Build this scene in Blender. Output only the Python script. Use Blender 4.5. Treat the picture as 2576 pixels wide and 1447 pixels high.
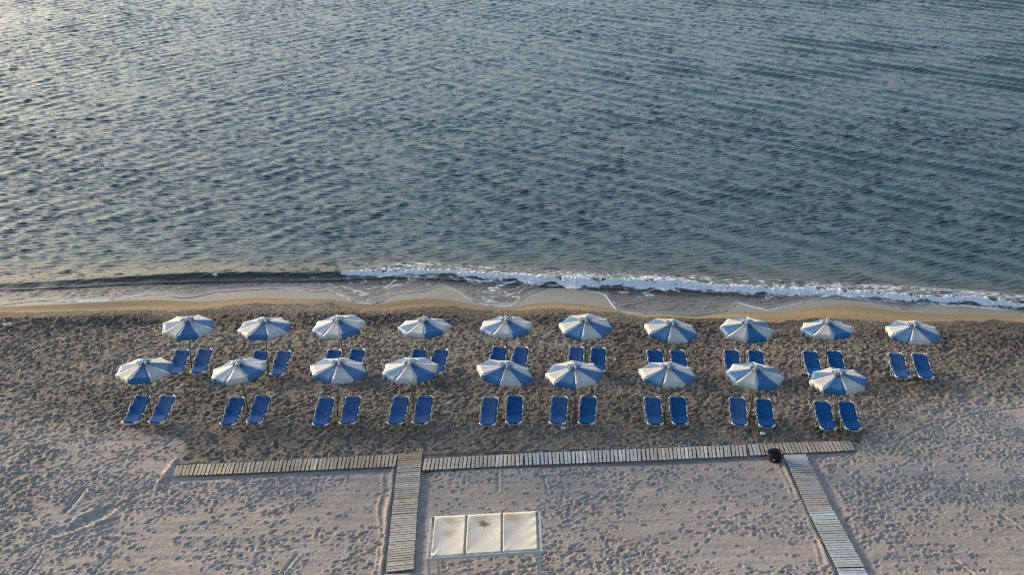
import bpy, bmesh, math, random
import numpy as np
from mathutils import Vector, Matrix

# ---------------------------------------------------------------- camera, sky, sun, exposure
SC = bpy.context.scene
for o in list(bpy.data.objects):
    bpy.data.objects.remove(o)
COL = SC.collection
R = math.radians
cam_d = bpy.data.cameras.new("camera")
cam = bpy.data.objects.new("camera", cam_d)
COL.objects.link(cam)
cam_d.sensor_fit = 'HORIZONTAL'
cam_d.angle_x = 2 * math.atan(1288 / 3468)
cam_d.clip_start = 0.5
cam_d.clip_end = 6000
cam.location = (0, 0, 24.7)
cam.rotation_euler = (R(90 - 21.176), 0, 0)
SC.camera = cam

SUN_AZ, SUN_EL = -50.0, 12.0            # azimuth from +Y (negative = towards -X), elevation
world = bpy.data.worlds.new("World")
SC.world = world
world.use_nodes = True
wn = world.node_tree
wn.nodes.clear()
w_out = wn.nodes.new("ShaderNodeOutputWorld")
w_bg = wn.nodes.new("ShaderNodeBackground")
w_sky = wn.nodes.new("ShaderNodeTexSky")
w_sky.sky_type = 'NISHITA'
w_sky.sun_disc = False
w_sky.sun_elevation = R(SUN_EL)
w_sky.sun_rotation = R(SUN_AZ)
w_sky.air_density = 1.0
w_sky.dust_density = 2.2
w_sky.ozone_density = 1.6
w_bg.inputs["Strength"].default_value = 0.15
wn.links.new(w_sky.outputs[0], w_bg.inputs[0])
wn.links.new(w_bg.outputs[0], w_out.inputs[0])

sun_d = bpy.data.lights.new("sun", 'SUN')
sun = bpy.data.objects.new("sun", sun_d)
COL.objects.link(sun)
sun_d.energy = 2.5
sun_d.angle = R(10)
sun_d.color = (1.0, 0.80, 0.55)
sv = Vector((math.sin(R(SUN_AZ)) * math.cos(R(SUN_EL)), math.cos(R(SUN_AZ)) * math.cos(R(SUN_EL)), math.sin(R(SUN_EL))))
sun.rotation_euler = sv.to_track_quat('Z', 'Y').to_euler()
SC.view_settings.view_transform = 'Standard'
SC.view_settings.look = 'None'
SC.view_settings.exposure = 1.12
SC.view_settings.gamma = 1.0
SC.cycles.use_denoising = False
SC.cycles.filter_width = 1.15

# ---------------------------------------------------------------- measured layout, in metres
UMB = [(-13.736, 53.879, -0.7, 2.5, -2.5, 'b'), (-10.479, 53.82, 1.1, 0, -17, 'b'), (-7.395, 53.937, 5.5, 2.5, 28, 'b'), (-3.722, 53.855, 2.0, -3, 22, 'b'), (-0.261, 53.879, 1.6, -1, 37, 'b'), (3.1, 53.879, 1.2, 5, -30.5, 'b'), (6.734, 53.504, -5.7, 2.5, -28.5, 'b'), (9.897, 53.551, -0.0, 4, 25, 'b'), (13.298, 53.703, 1.9, -4, 39, 'b'), (16.842, 53.296, -0.1, 2, -27, 'b'), (-14.514, 49.553, 2.3, 0, -13.5, 'f'), (-10.803, 49.451, 7.7, 0, 39, 'f'), (-6.829, 49.502, -3.4, 0, -37.4, 'f'), (-4.027, 49.502, 2.9, 1, 35, 'f'), (-0.221, 49.299, -9.6, 0, -32.5, 'f'), (2.418, 49.078, 2.1, 1.5, -19, 'f'), (6.092, 49.118, -1.4, -0.5, -30, 'f'), (9.509, 48.978, -2.5, 1.5, 29, 'f'), (12.636, 48.522, 1.9, 0, -5.4, 'f')]
BED = [(-14.254, 53.816, 3.6, 1.7, 'b'), (-13.298, 53.923, 2.0, 1.83, 'b'), (-10.862, 53.728, -0.0, 1.69, 'b'), (-9.875, 53.731, -0.4, 1.91, 'b'), (-7.74, 53.798, -4.7, 1.63, 'b'), (-6.734, 53.849, -4.4, 1.68, 'b'), (-4.071, 53.829, -6.0, 1.8, 'b'), (-3.161, 53.83, -7.8, 1.87, 'b'), (-0.622, 54.095, -6.3, 1.79, 'b'), (0.314, 54.06, -7.4, 1.73, 'b'), (2.739, 54.106, -5.2, 1.81, 'b'), (3.694, 54.033, -4.6, 1.77, 'b'), (6.175, 53.773, 4.9, 1.79, 'b'), (7.161, 53.745, 3.7, 1.73, 'b'), (9.422, 53.745, -3.5, 1.73, 'b'), (10.46, 53.706, -2.7, 1.69, 'b'), (12.821, 53.638, -2.3, 1.94, 'b'), (13.843, 53.648, -2.7, 1.86, 'b'), (16.449, 53.426, -3.7, 1.98, 'b'), (17.439, 53.371, -3.9, 1.98, 'b'), (-14.905, 49.277, -2.8, 1.91, 'f'), (-13.89, 49.268, -2.3, 1.93, 'f'), (-11.055, 49.078, -1.5, 1.91, 'f'), (-10.041, 49.212, -1.8, 1.96, 'f'), (-7.45, 49.031, -0.6, 1.93, 'f'), (-6.402, 49.156, -2.0, 1.99, 'f'), (-4.504, 49.128, -4.8, 2.02, 'f'), (-3.529, 49.175, -3.9, 2.04, 'f'), (-0.915, 49.028, -2.7, 2.01, 'f'), (0.093, 49.187, -1.2, 2.15, 'f'), (1.846, 49.109, -5.5, 2.05, 'f'), (2.987, 49.101, -7.3, 2.14, 'f'), (5.604, 49.102, 0.5, 1.92, 'f'), (6.595, 49.13, -1.0, 2.12, 'f'), (8.953, 49.057, -4.7, 2.02, 'f'), (9.977, 48.899, -4.8, 2.14, 'f'), (12.297, 48.705, -1.4, 2.03, 'f'), (13.253, 48.683, -1.6, 2.11, 'f')]
SHORE = [(-28.57, 61.68), (-24.87, 62.09), (-22.55, 62.4), (-20.23, 62.77), (-17.85, 63.08), (-15.34, 62.77), (-12.63, 63.35), (-10.64, 63.14), (-9.02, 63.19), (-7.64, 62.56), (-6.88, 62.35), (-6.41, 62.56), (-5.23, 63.08), (-3.77, 63.3), (-2.28, 62.66), (-0.81, 61.99), (0.04, 61.94), (1.27, 62.66), (2.49, 62.66), (4.41, 62.14), (5.92, 61.13), (7.23, 61.38), (8.84, 60.83), (10.1, 61.28), (11.09, 61.53), (12.28, 61.28), (13.78, 61.63), (15.6, 62.35), (16.81, 62.3), (18.55, 61.53), (20.36, 61.13), (22.27, 61.13), (24.43, 60.83), (28.54, 60.48)]
PEB = [(-28.2, 60.81), (-24.54, 61.16), (-22.2, 61.31), (-19.91, 61.66), (-17.5, 61.66), (-15.49, 61.26), (-14.17, 61.82), (-12.47, 62.44), (-11.02, 62.44), (-10.03, 62.33), (-9.09, 62.7), (-8.05, 62.13), (-6.33, 61.66), (-5.16, 62.13), (-3.72, 62.33), (-2.26, 62.07), (-1.29, 61.66), (0.04, 61.61), (1.5, 61.77), (2.93, 61.56), (4.36, 61.41), (5.99, 60.81), (7.62, 60.61), (9.48, 60.41), (10.87, 60.17), (12.04, 59.97), (13.5, 60.26), (15.4, 60.31), (16.71, 59.92), (18.09, 59.82), (20.11, 60.26), (22.02, 60.36), (24.19, 60.17), (28.32, 59.97)]
EDGE = [(-28.71, 62.01), (-24.97, 62.37), (-23.71, 62.95), (-22.62, 63.1), (-22.13, 62.89), (-19.79, 63.0), (-18.06, 63.91), (-17.29, 64.01), (-16.73, 63.48), (-16.06, 63.37), (-15.54, 63.69), (-14.91, 64.29), (-12.87, 64.67), (-11.43, 64.84), (-10.59, 64.56), (-9.8, 64.34), (-9.12, 64.51), (-9.0, 64.29), (-8.51, 63.85), (-8.04, 63.16), (-7.4, 62.68), (-6.9, 62.53), (-6.44, 62.79), (-6.04, 63.85), (-5.3, 64.12), (-4.33, 64.4), (-3.62, 65.4), (-3.09, 64.89), (-2.57, 64.29), (-2.3, 63.48), (-1.54, 62.68), (-1.05, 62.27), (0.04, 62.32), (0.83, 64.01), (1.85, 65.12), (2.58, 65.23), (4.54, 64.29), (4.77, 63.85), (4.81, 63.05), (4.89, 62.16), (5.33, 61.5), (5.88, 61.25), (7.85, 61.15), (8.86, 61.0), (9.88, 61.5), (10.55, 61.75), (11.02, 62.95), (11.83, 62.16), (12.46, 61.75), (13.98, 62.68), (15.59, 63.48), (17.47, 63.1), (18.6, 62.16), (19.28, 61.8), (20.22, 62.42), (22.19, 62.53), (23.05, 62.16), (24.73, 61.65), (28.72, 60.9)]
BRK = [(-29.92, 65.02), (-26.02, 65.36), (-22.62, 65.81), (-20.18, 66.21), (-17.7, 66.5), (-14.64, 66.73), (-13.22, 66.73), (-11.17, 66.73), (-9.13, 66.85), (-7.6, 67.08), (-6.59, 67.32), (-4.51, 67.26), (-3.45, 67.02), (-2.92, 66.79), (-1.89, 66.73), (0.04, 66.44), (1.59, 66.04), (3.61, 65.7), (5.13, 65.58), (6.64, 65.53), (8.15, 65.41), (9.63, 65.19), (11.08, 64.74), (12.95, 64.58), (14.83, 64.47), (16.76, 64.2), (18.66, 63.82), (20.05, 63.5), (21.94, 63.23), (23.35, 62.97), (24.22, 62.65), (25.02, 62.49), (28.98, 61.52)]
LIGHT = [(-26.13, 51.62), (-20.93, 50.87), (-18.53, 49.42), (-16.93, 48.31), (-12.58, 47.61), (-12.36, 45.62), (-12.49, 45.22), (-4.29, 45.78), (13.12, 47.05), (14.17, 48.21), (15.03, 49.78), (16.88, 50.69), (18.57, 51.43), (21.72, 52.0), (26.86, 52.39), (18.41, 32.89), (-18.13, 32.89)]
SMOOTH = [(-16.99, 47.98), (-12.58, 47.61), (-12.36, 45.62), (-12.37, 44.56), (-4.25, 45.25), (13.01, 46.57), (14.09, 47.87), (16.48, 49.25), (18.17, 50.14), (21.19, 50.5), (26.2, 50.87), (18.41, 32.89), (-16.99, 32.89), (-16.84, 36.9), (-16.68, 40.95), (-17.04, 45.16)]
BW = {'h1': [(-12.456, 45.262), (-4.307, 46.124), (-4.303, 45.203), (-12.416, 44.465)], 'h2': [(-3.302, 45.78), (0.426, 46.205), (0.419, 45.301), (-3.344, 44.909)], 'h3': [(0.455, 46.226), (4.89, 46.596), (4.847, 45.659), (0.476, 45.301)], 'h4': [(4.908, 46.575), (8.936, 46.929), (8.85, 46.022), (4.885, 45.659)], 'h5': [(8.992, 46.971), (13.006, 47.245), (13.038, 46.492), (8.953, 46.063)], 'v1': [(-4.28, 46.144), (-3.389, 46.267), (-3.298, 41.84), (-4.171, 41.719)], 'v2': [(-4.168, 41.684), (-3.296, 41.805), (-3.187, 38.288), (-4.067, 38.109)], 'v3': [(-4.093, 38.019), (-3.272, 38.079), (-3.21, 36.719), (-4.054, 36.634)], 'r1': [(10.238, 46.124), (11.071, 46.185), (11.074, 45.242), (10.232, 45.164)], 'r2': [(10.267, 45.144), (11.114, 45.203), (11.201, 41.979), (10.327, 41.944)], 'r3': [(10.324, 41.927), (11.219, 41.979), (11.419, 38.424), (10.526, 38.379)], 'r4': [(10.52, 38.349), (11.411, 38.394), (11.521, 36.439), (10.63, 36.384)]}
SHADE = [(-2.544, 37.908), (0.866, 38.259), (0.878, 35.941), (-2.545, 35.511)]
# ---------------------------------------------------------------- helpers
def tag(o, label=None, cat=None, group=None, kind=None):
    if label: o["label"] = label
    if cat: o["category"] = cat
    if group: o["group"] = group
    if kind: o["kind"] = kind
    return o

def empty(name, loc, rot=(0, 0, 0)):
    o = bpy.data.objects.new(name, None)
    COL.objects.link(o)
    o.location = loc
    o.rotation_euler = rot
    o.empty_display_size = 0.2
    return o

def link_mesh(name, me, parent=None, mats=None):
    o = bpy.data.objects.new(name, me)
    COL.objects.link(o)
    if parent: o.parent = parent
    for m in (mats or []):
        me.materials.append(m)
    return o

def kids(o):
    return [c for c in bpy.data.objects if c.parent == o]

def copy_tree(o, parent=None):
    c = o.copy()
    COL.objects.link(c)
    if parent is not None: c.parent = parent
    for ch in CHILD.get(o.name, []):
        copy_tree(ch, c)
    return c
CHILD = {}
def reg(o):
    CHILD[o.name] = kids(o)
    for k in CHILD[o.name]: reg(k)

class MB:
    """collects quads, boxes and tubes into one mesh"""
    def __init__(s):
        s.v = []; s.f = []; s.m = []; s.c = []
    def add(s, vs, fs, mi=0, col=None):
        b = len(s.v)
        s.v += [tuple(v) for v in vs]
        for f in fs:
            s.f.append(tuple(b + i for i in f)); s.m.append(mi); s.c.append(col or (1, 1, 1))
    def hexa(s, p, mi=0, col=None):
        # p: 8 points, bottom 4 then top 4 (both counter-clockwise)
        s.add(p, [(3, 2, 1, 0), (4, 5, 6, 7), (0, 1, 5, 4), (1, 2, 6, 5), (2, 3, 7, 6), (3, 0, 4, 7)], mi, col)
    def box(s, c, d, mi=0, col=None):
        x, y, z = c; a, b, h = d[0] / 2, d[1] / 2, d[2] / 2
        s.hexa([(x - a, y - b, z - h), (x + a, y - b, z - h), (x + a, y + b, z - h), (x - a, y + b, z - h),
                (x - a, y - b, z + h), (x + a, y - b, z + h), (x + a, y + b, z + h), (x - a, y + b, z + h)], mi, col)
    def tube(s, pts, r, n=8, closed=False, mi=0, col=None):
        pts = [Vector(p) for p in pts]
        rr = r if isinstance(r, (list, tuple)) else [r] * len(pts)
        rings = []
        N = len(pts)
        up = Vector((0, 0, 1))
        for i, p in enumerate(pts):
            a = pts[(i - 1) % N] if (i > 0 or closed) else p
            b = pts[(i + 1) % N] if (i < N - 1 or closed) else p
            t = (b - a).normalized()
            u = t.cross(up)
            if u.length < 0.1: u = t.cross(Vector((0, 1, 0)))
            u.normalize(); w = t.cross(u)
            rings.append([p + (u * math.cos(2 * math.pi * k / n) + w * math.sin(2 * math.pi * k / n)) * rr[i] for k in range(n)])
        vs = [v for ring in rings for v in ring]
        fs = []
        for i in range(N if closed else N - 1):
            j = (i + 1) % N
            for k in range(n):
                l = (k + 1) % n
                fs.append((i * n + k, i * n + l, j * n + l, j * n + k))
        if not closed:
            fs.append(tuple(range(n))); fs.append(tuple((N - 1) * n + k for k in reversed(range(n))))
        s.add(vs, fs, mi, col)
    def build(s, name, mats, parent=None, smooth=False, color=False):
        me = bpy.data.meshes.new(name)
        me.from_pydata(s.v, [], s.f)
        if not isinstance(mats, (list, tuple)): mats = [mats]
        for m in mats: me.materials.append(m)
        me.polygons.foreach_set("material_index", s.m)
        if smooth: me.polygons.foreach_set("use_smooth", [True] * len(s.f))
        if color:
            a = me.color_attributes.new("tint", 'FLOAT_COLOR', 'CORNER')
            d = []
            for f, c in zip(s.f, s.c):
                d += [c[0], c[1], c[2], 1.0] * len(f)
            a.data.foreach_set("color", d)
        bm = bmesh.new(); bm.from_mesh(me)
        bmesh.ops.recalc_face_normals(bm, faces=bm.faces)
        bm.to_mesh(me); bm.free()
        return link_mesh(name, me, parent)

# ---------------------------------------------------------------- numpy fields
def fft_noise(ny, nx, dy, dx, ly, lx, seed, rot=0.0, power=2):
    """smooth random field, features about ly x lx metres, std 1"""
    rng = np.random.default_rng(seed)
    F = np.fft.rfft2(rng.standard_normal((ny, nx)))
    ky = np.fft.fftfreq(ny, dy)[:, None] * 2 * np.pi
    kx = np.fft.rfftfreq(nx, dx)[None, :] * 2 * np.pi
    c, s = math.cos(rot), math.sin(rot)
    a = kx * c + ky * s; b = -kx * s + ky * c
    F *= np.exp(-((a * lx) ** power + (b * ly) ** power) / 8)
    F[0, 0] = 0
    h = np.fft.irfft2(F, s=(ny, nx))
    return h / h.std()

def blur(a, dy, dx, sig):
    ny, nx = a.shape
    p = int(3 * sig / min(dy, dx)) + 2
    A = np.pad(a, p, mode='edge')
    F = np.fft.rfft2(A)
    ky = np.fft.fftfreq(A.shape[0], dy)[:, None] * 2 * np.pi
    kx = np.fft.rfftfreq(A.shape[1], dx)[None, :] * 2 * np.pi
    F *= np.exp(-(kx ** 2 + ky ** 2) * sig * sig / 2)
    return np.fft.irfft2(F, s=A.shape)[p:p + ny, p:p + nx]

def inside(poly, X, Y):
    r = np.zeros(X.shape, bool)
    n = len(poly)
    for i in range(n):
        x1, y1 = poly[i]; x2, y2 = poly[(i + 1) % n]
        if y1 == y2: continue
        hit = ((y1 > Y) != (y2 > Y)) & (X < (x2 - x1) * (Y - y1) / (y2 - y1) + x1)
        r ^= hit
    return r

def curve_fn(pts, sig=0.35):
    xs = np.array([p[0] for p in pts]); ys = np.array([p[1] for p in pts])
    o = np.argsort(xs, kind='stable'); xs, ys = xs[o], ys[o]
    gx = np.arange(-140, 140, 0.05)
    s0 = (ys[-1] - ys[0]) / (xs[-1] - xs[0])
    gy = np.interp(gx, xs, ys)
    gy = np.where(gx < xs[0], ys[0] + (gx - xs[0]) * s0, gy)
    gy = np.where(gx > xs[-1], ys[-1] + (gx - xs[-1]) * s0, gy)
    if sig > 0:
        k = np.exp(-0.5 * (np.arange(-60, 61) * 0.05 / sig) ** 2); k /= k.sum()
        gy = np.convolve(np.pad(gy, 60, mode='edge'), k, mode='valid')
    return lambda x: np.interp(x, gx, gy)

fA = curve_fn(SHORE, .45)      # where the wet, shining sand begins
fB = curve_fn(PEB, .35)        # where the pebbles begin
fE = curve_fn(EDGE, .10)       # the edge of the last wave's water
fC = curve_fn(BRK, .8)         # crest of the little breaker
ZW = -0.50

def sstep(a, b, x):
    t = np.clip((x - a) / (b - a), 0, 1)
    return t * t * (3 - 2 * t)

PR_D = [-60, -7, -5, -3, -1.6, -.7, 0, 2.5, 6, 20, 60, 400]
PR_Z = [0, 0, -.03, -.13, -.24, -.34, -.40, -.54, -.95, -3, -6, -12]
def ground_base(X, Y):
    d = Y - fA(X)
    return np.interp(d, PR_D, PR_Z)

def grid_mesh(name, X, Y, Z, attrs, mats, colors=None):
    ny, nx = X.shape
    me = bpy.data.meshes.new(name)
    n = nx * ny
    me.vertices.add(n)
    co = np.empty((n, 3), np.float32)
    co[:, 0] = X.ravel(); co[:, 1] = Y.ravel(); co[:, 2] = Z.ravel()
    me.vertices.foreach_set("co", co.ravel())
    i = np.arange((ny - 1) * (nx - 1))
    r, c = i // (nx - 1), i % (nx - 1)
    a = r * nx + c
    q = np.stack([a, a + 1, a + nx + 1, a + nx], 1).astype(np.int32)
    nf = len(q)
    me.loops.add(nf * 4); me.polygons.add(nf)
    me.loops.foreach_set("vertex_index", q.ravel())
    me.polygons.foreach_set("loop_start", np.arange(nf, dtype=np.int32) * 4)
    me.polygons.foreach_set("use_smooth", np.ones(nf, bool))
    me.update(calc_edges=True)
    for k, v in attrs.items():
        at = me.attributes.new(k, 'FLOAT', 'POINT')
        at.data.foreach_set("value", v.ravel().astype(np.float32))
    for k, v in (colors or {}).items():
        at = me.color_attributes.new(k, 'FLOAT_COLOR', 'POINT')
        d = np.ones((n, 4), np.float32); d[:, :3] = v.reshape(-1, 3)
        at.data.foreach_set("color", d.ravel())
    return link_mesh(name, me, None, mats)

def skirt(core, lo, hi, g=1.25):
    step = core[-1] - core[-2]
    a = []; x = core[0]; s = step
    while x > lo:
        s *= g; x -= s; a.append(x)
    b = []; x = core[-1]; s = step
    while x < hi:
        s *= g; x += s; b.append(x)
    return np.concatenate([np.array(a[::-1]), core, np.array(b)]), len(a), len(b)

# ---------------------------------------------------------------- materials
def mat(name):
    m = bpy.data.materials.new(name); m.use_nodes = True
    nt = m.node_tree
    return m, nt, nt.nodes["Principled BSDF"]
def N(nt, t, **kw):
    n = nt.nodes.new(t)
    for k, v in kw.items(): setattr(n, k, v)
    return n
def L(nt, a, b): nt.links.new(a, b)

def coord(nt, scale=None, world=True):
    if world:
        g = N(nt, "ShaderNodeNewGeometry"); src = g.outputs["Position"]
    else:
        g = N(nt, "ShaderNodeTexCoord"); src = g.outputs["Object"]
    if scale:
        mp = N(nt, "ShaderNodeMapping"); mp.inputs["Scale"].default_value = scale
        L(nt, src, mp.inputs[0]); src = mp.outputs[0]
    return src

def noise(nt, src, scale, detail=3, rough=.5):
    n = N(nt, "ShaderNodeTexNoise")
    n.inputs["Scale"].default_value = scale; n.inputs["Detail"].default_value = detail
    n.inputs["Roughness"].default_value = rough
    L(nt, src, n.inputs["Vector"]); return n

def simple(name, col, rough=.6, var=.15, scale=6, world=False, sheen=0, spec=.5, metal=0, bump=0, bscale=60, fade=0):
    m, nt, p = mat(name)
    src = coord(nt, None, world)
    n = noise(nt, src, scale, 4)
    r = N(nt, "ShaderNodeMapRange")
    r.inputs["To Min"].default_value = 1 - var; r.inputs["To Max"].default_value = 1 + var
    r.inputs["From Min"].default_value = .3; r.inputs["From Max"].default_value = .7
    L(nt, n.outputs[0], r.inputs[0])
    mx = N(nt, "ShaderNodeMix", data_type='RGBA', blend_type='MULTIPLY')
    mx.inputs[0].default_value = 1
    mx.inputs[6].default_value = (*col, 1)
    L(nt, r.outputs[0], mx.inputs[7])
    if fade:
        oi = N(nt, "ShaderNodeObjectInfo"); fr = N(nt, "ShaderNodeMapRange")
        fr.inputs["To Min"].default_value = 1 - fade; fr.inputs["To Max"].default_value = 1 + fade
        L(nt, oi.outputs["Random"], fr.inputs[0])
        hs = N(nt, "ShaderNodeHueSaturation"); L(nt, mx.outputs[2], hs.inputs["Color"]); L(nt, fr.outputs[0], hs.inputs["Value"])
        sr = N(nt, "ShaderNodeMapRange"); sr.inputs["To Min"].default_value = 1.05; sr.inputs["To Max"].default_value = 1 - 1.6 * fade
        L(nt, oi.outputs["Random"], sr.inputs[0]); L(nt, sr.outputs[0], hs.inputs["Saturation"])
        L(nt, hs.outputs[0], p.inputs["Base Color"])
    else:
        L(nt, mx.outputs[2], p.inputs["Base Color"])
    p.inputs["Roughness"].default_value = rough
    p.inputs["Metallic"].default_value = metal
    p.inputs["Specular IOR Level"].default_value = spec
    if sheen:
        p.inputs["Sheen Weight"].default_value = sheen
        p.inputs["Sheen Roughness"].default_value = .4
    if bump:
        nb = noise(nt, src, bscale, 3)
        b = N(nt, "ShaderNodeBump"); b.inputs["Strength"].default_value = bump; b.inputs["Distance"].default_value = .01
        L(nt, nb.outputs[0], b.inputs["Height"]); L(nt, b.outputs[0], p.inputs["Normal"])
    return m

M_BLUE = simple("blue_canvas", (.018, .118, .27), .6, .10, 5, sheen=.15, spec=.3, bump=.2, fade=.07)
M_WHITE = simple("off_white_canvas", (.45, .43, .395), .6, .07, 4, sheen=.2, bump=.2, fade=.06)
M_POLE = simple("weathered_pole_wood", (.11, .095, .08), .7, .2, 12)
M_BEDCLOTH = simple("blue_mesh_cloth", (.001, .070, .235), .8, .14, 7, spec=.12, bump=.3, bscale=90, fade=.07)
M_FRAME = simple("white_painted_metal", (.48, .48, .49), .35, .06, 8)
M_CAP = simple("white_plastic", (.78, .76, .72), .4, .04, 8)
M_BLACK = simple("black_rubber", (.006, .006, .007), .55, .2, 8)
M_STONE = simple("pale_stone", (.45, .44, .40), .8, .15, 12)
M_STICK = simple("dry_wood", (.30, .22, .13), .85, .2, 14)
M_PLASTIC = simple("white_film", (.66, .68, .68), .35, .08, 20)
M_TURQ = simple("turquoise_plastic", (.10, .42, .45), .4, .1, 10)
M_RED = simple("red_plastic", (.55, .07, .02), .4, .1, 10)
M_STEEL = simple("painted_steel_frame", (.42, .42, .43), .45, .12, 9)
M_RUST = simple("rusty_steel", (.12, .085, .06), .7, .3, 14)

def plank_material():
    m, nt, p = mat("weathered_planks")
    a = N(nt, "ShaderNodeAttribute", attribute_name="tint")
    src = coord(nt, None, True)
    n = noise(nt, src, 9, 5, .65)
    r = N(nt, "ShaderNodeMapRange"); r.inputs["From Min"].default_value = .35; r.inputs["From Max"].default_value = .7
    r.inputs["To Min"].default_value = 1.08; r.inputs["To Max"].default_value = .72
    L(nt, n.outputs[0], r.inputs[0])
    mx = N(nt, "ShaderNodeMix", data_type='RGBA', blend_type='MULTIPLY'); mx.inputs[0].default_value = 1
    L(nt, a.outputs["Color"], mx.inputs[6]); L(nt, r.outputs[0], mx.inputs[7])
    n2 = noise(nt, src, 2.2, 3, .6)
    r2 = N(nt, "ShaderNodeMapRange"); r2.inputs["From Min"].default_value = .52; r2.inputs["From Max"].default_value = .72
    r2.inputs["To Max"].default_value = .6
    L(nt, n2.outputs[0], r2.inputs[0])
    m2 = N(nt, "ShaderNodeMix", data_type='RGBA', blend_type='MIX')
    L(nt, r2.outputs[0], m2.inputs[0]); L(nt, mx.outputs[2], m2.inputs[6]); m2.inputs[7].default_value = (.26, .19, .12, 1)
    L(nt, m2.outputs[2], p.inputs["Base Color"])
    p.inputs["Roughness"].default_value = .75
    b = N(nt, "ShaderNodeBump"); b.inputs["Strength"].default_value = .35; b.inputs["Distance"].default_value = .01
    L(nt, n.outputs[0], b.inputs["Height"]); L(nt, b.outputs[0], p.inputs["Normal"])
    return m
M_PLANK = plank_material()

def beach_material():
    m, nt, p = mat("beach_sand_and_pebbles")
    col = N(nt, "ShaderNodeAttribute", attribute_name="sandcol")
    peb = N(nt, "ShaderNodeAttribute", attribute_name="pebbly")
    wet = N(nt, "ShaderNodeAttribute", attribute_name="wet")
    src = coord(nt, None, True)
    # pebbles of their own colours
    vo = N(nt, "ShaderNodeTexVoronoi"); vo.inputs["Scale"].default_value = 14
    L(nt, src, vo.inputs["Vector"])
    sep = N(nt, "ShaderNodeSeparateColor"); L(nt, vo.outputs["Color"], sep.inputs[0])
    ramp = N(nt, "ShaderNodeValToRGB")
    cr = ramp.color_ramp; cr.interpolation = 'CONSTANT'
    cr.elements[0].position = 0; cr.elements[0].color = (.45, .42, .42, 1)
    cr.elements[1].position = .18; cr.elements[1].color = (.75, .72, .70, 1)
    for pos, c in ((.40, (1.0, .95, .88)), (.62, (1.35, 1.15, .80)), (.78, (.8, .9, 1.0)), (.88, (1.6, 1.5, 1.35)), (.965, (2.6, 2.5, 2.3))):
        e = cr.elements.new(pos); e.color = (*c, 1)
    L(nt, sep.outputs[0], ramp.inputs[0])
    m1 = N(nt, "ShaderNodeMix", data_type='RGBA', blend_type='MULTIPLY')
    L(nt, peb.outputs["Fac"], m1.inputs[0]); L(nt, col.outputs["Color"], m1.inputs[6]); L(nt, ramp.outputs[0], m1.inputs[7])
    n = noise(nt, src, 5, 6, .7)
    r = N(nt, "ShaderNodeMapRange"); r.inputs["From Min"].default_value = .3; r.inputs["From Max"].default_value = .7
    r.inputs["To Min"].default_value = .82; r.inputs["To Max"].default_value = 1.18
    L(nt, n.outputs[0], r.inputs[0])
    m2 = N(nt, "ShaderNodeMix", data_type='RGBA', blend_type='MULTIPLY'); m2.inputs[0].default_value = 1
    L(nt, m1.outputs[2], m2.inputs[6]); L(nt, r.outputs[0], m2.inputs[7])
    L(nt, m2.outputs[2], p.inputs["Base Color"])
    ro = N(nt, "ShaderNodeMapRange"); ro.inputs["To Min"].default_value = .92; ro.inputs["To Max"].default_value = .34
    L(nt, wet.outputs["Fac"], ro.inputs[0]); L(nt, ro.outputs[0], p.inputs["Roughness"])
    sp = N(nt, "ShaderNodeMapRange"); sp.inputs["To Min"].default_value = .2; sp.inputs["To Max"].default_value = .42
    L(nt, wet.outputs["Fac"], sp.inputs[0]); L(nt, sp.outputs[0], p.inputs["Specular IOR Level"])
    # fine relief, stronger where pebbly
    nb = noise(nt, src, 22, 4, .7)
    ad = N(nt, "ShaderNodeMath", operation='MULTIPLY_ADD')
    L(nt, vo.outputs["Distance"], ad.inputs[0]); ad.inputs[1].default_value = -.8; L(nt, nb.outputs[0], ad.inputs[2])
    bs = N(nt, "ShaderNodeMapRange"); bs.inputs["To Min"].default_value = .22; bs.inputs["To Max"].default_value = .65
    L(nt, peb.outputs["Fac"], bs.inputs[0])
    inv = N(nt, "ShaderNodeMath", operation='MULTIPLY_ADD'); L(nt, wet.outputs["Fac"], inv.inputs[0]); inv.inputs[1].default_value = -.95; inv.inputs[2].default_value = 1
    mu = N(nt, "ShaderNodeMath", operation='MULTIPLY'); L(nt, bs.outputs[0], mu.inputs[0]); L(nt, inv.outputs[0], mu.inputs[1])
    b = N(nt, "ShaderNodeBump"); b.inputs["Distance"].default_value = .035
    L(nt, mu.outputs[0], b.inputs["Strength"]); L(nt, ad.outputs[0], b.inputs["Height"]); L(nt, b.outputs[0], p.inputs["Normal"])
    return m
M_BEACH = beach_material()

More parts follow.
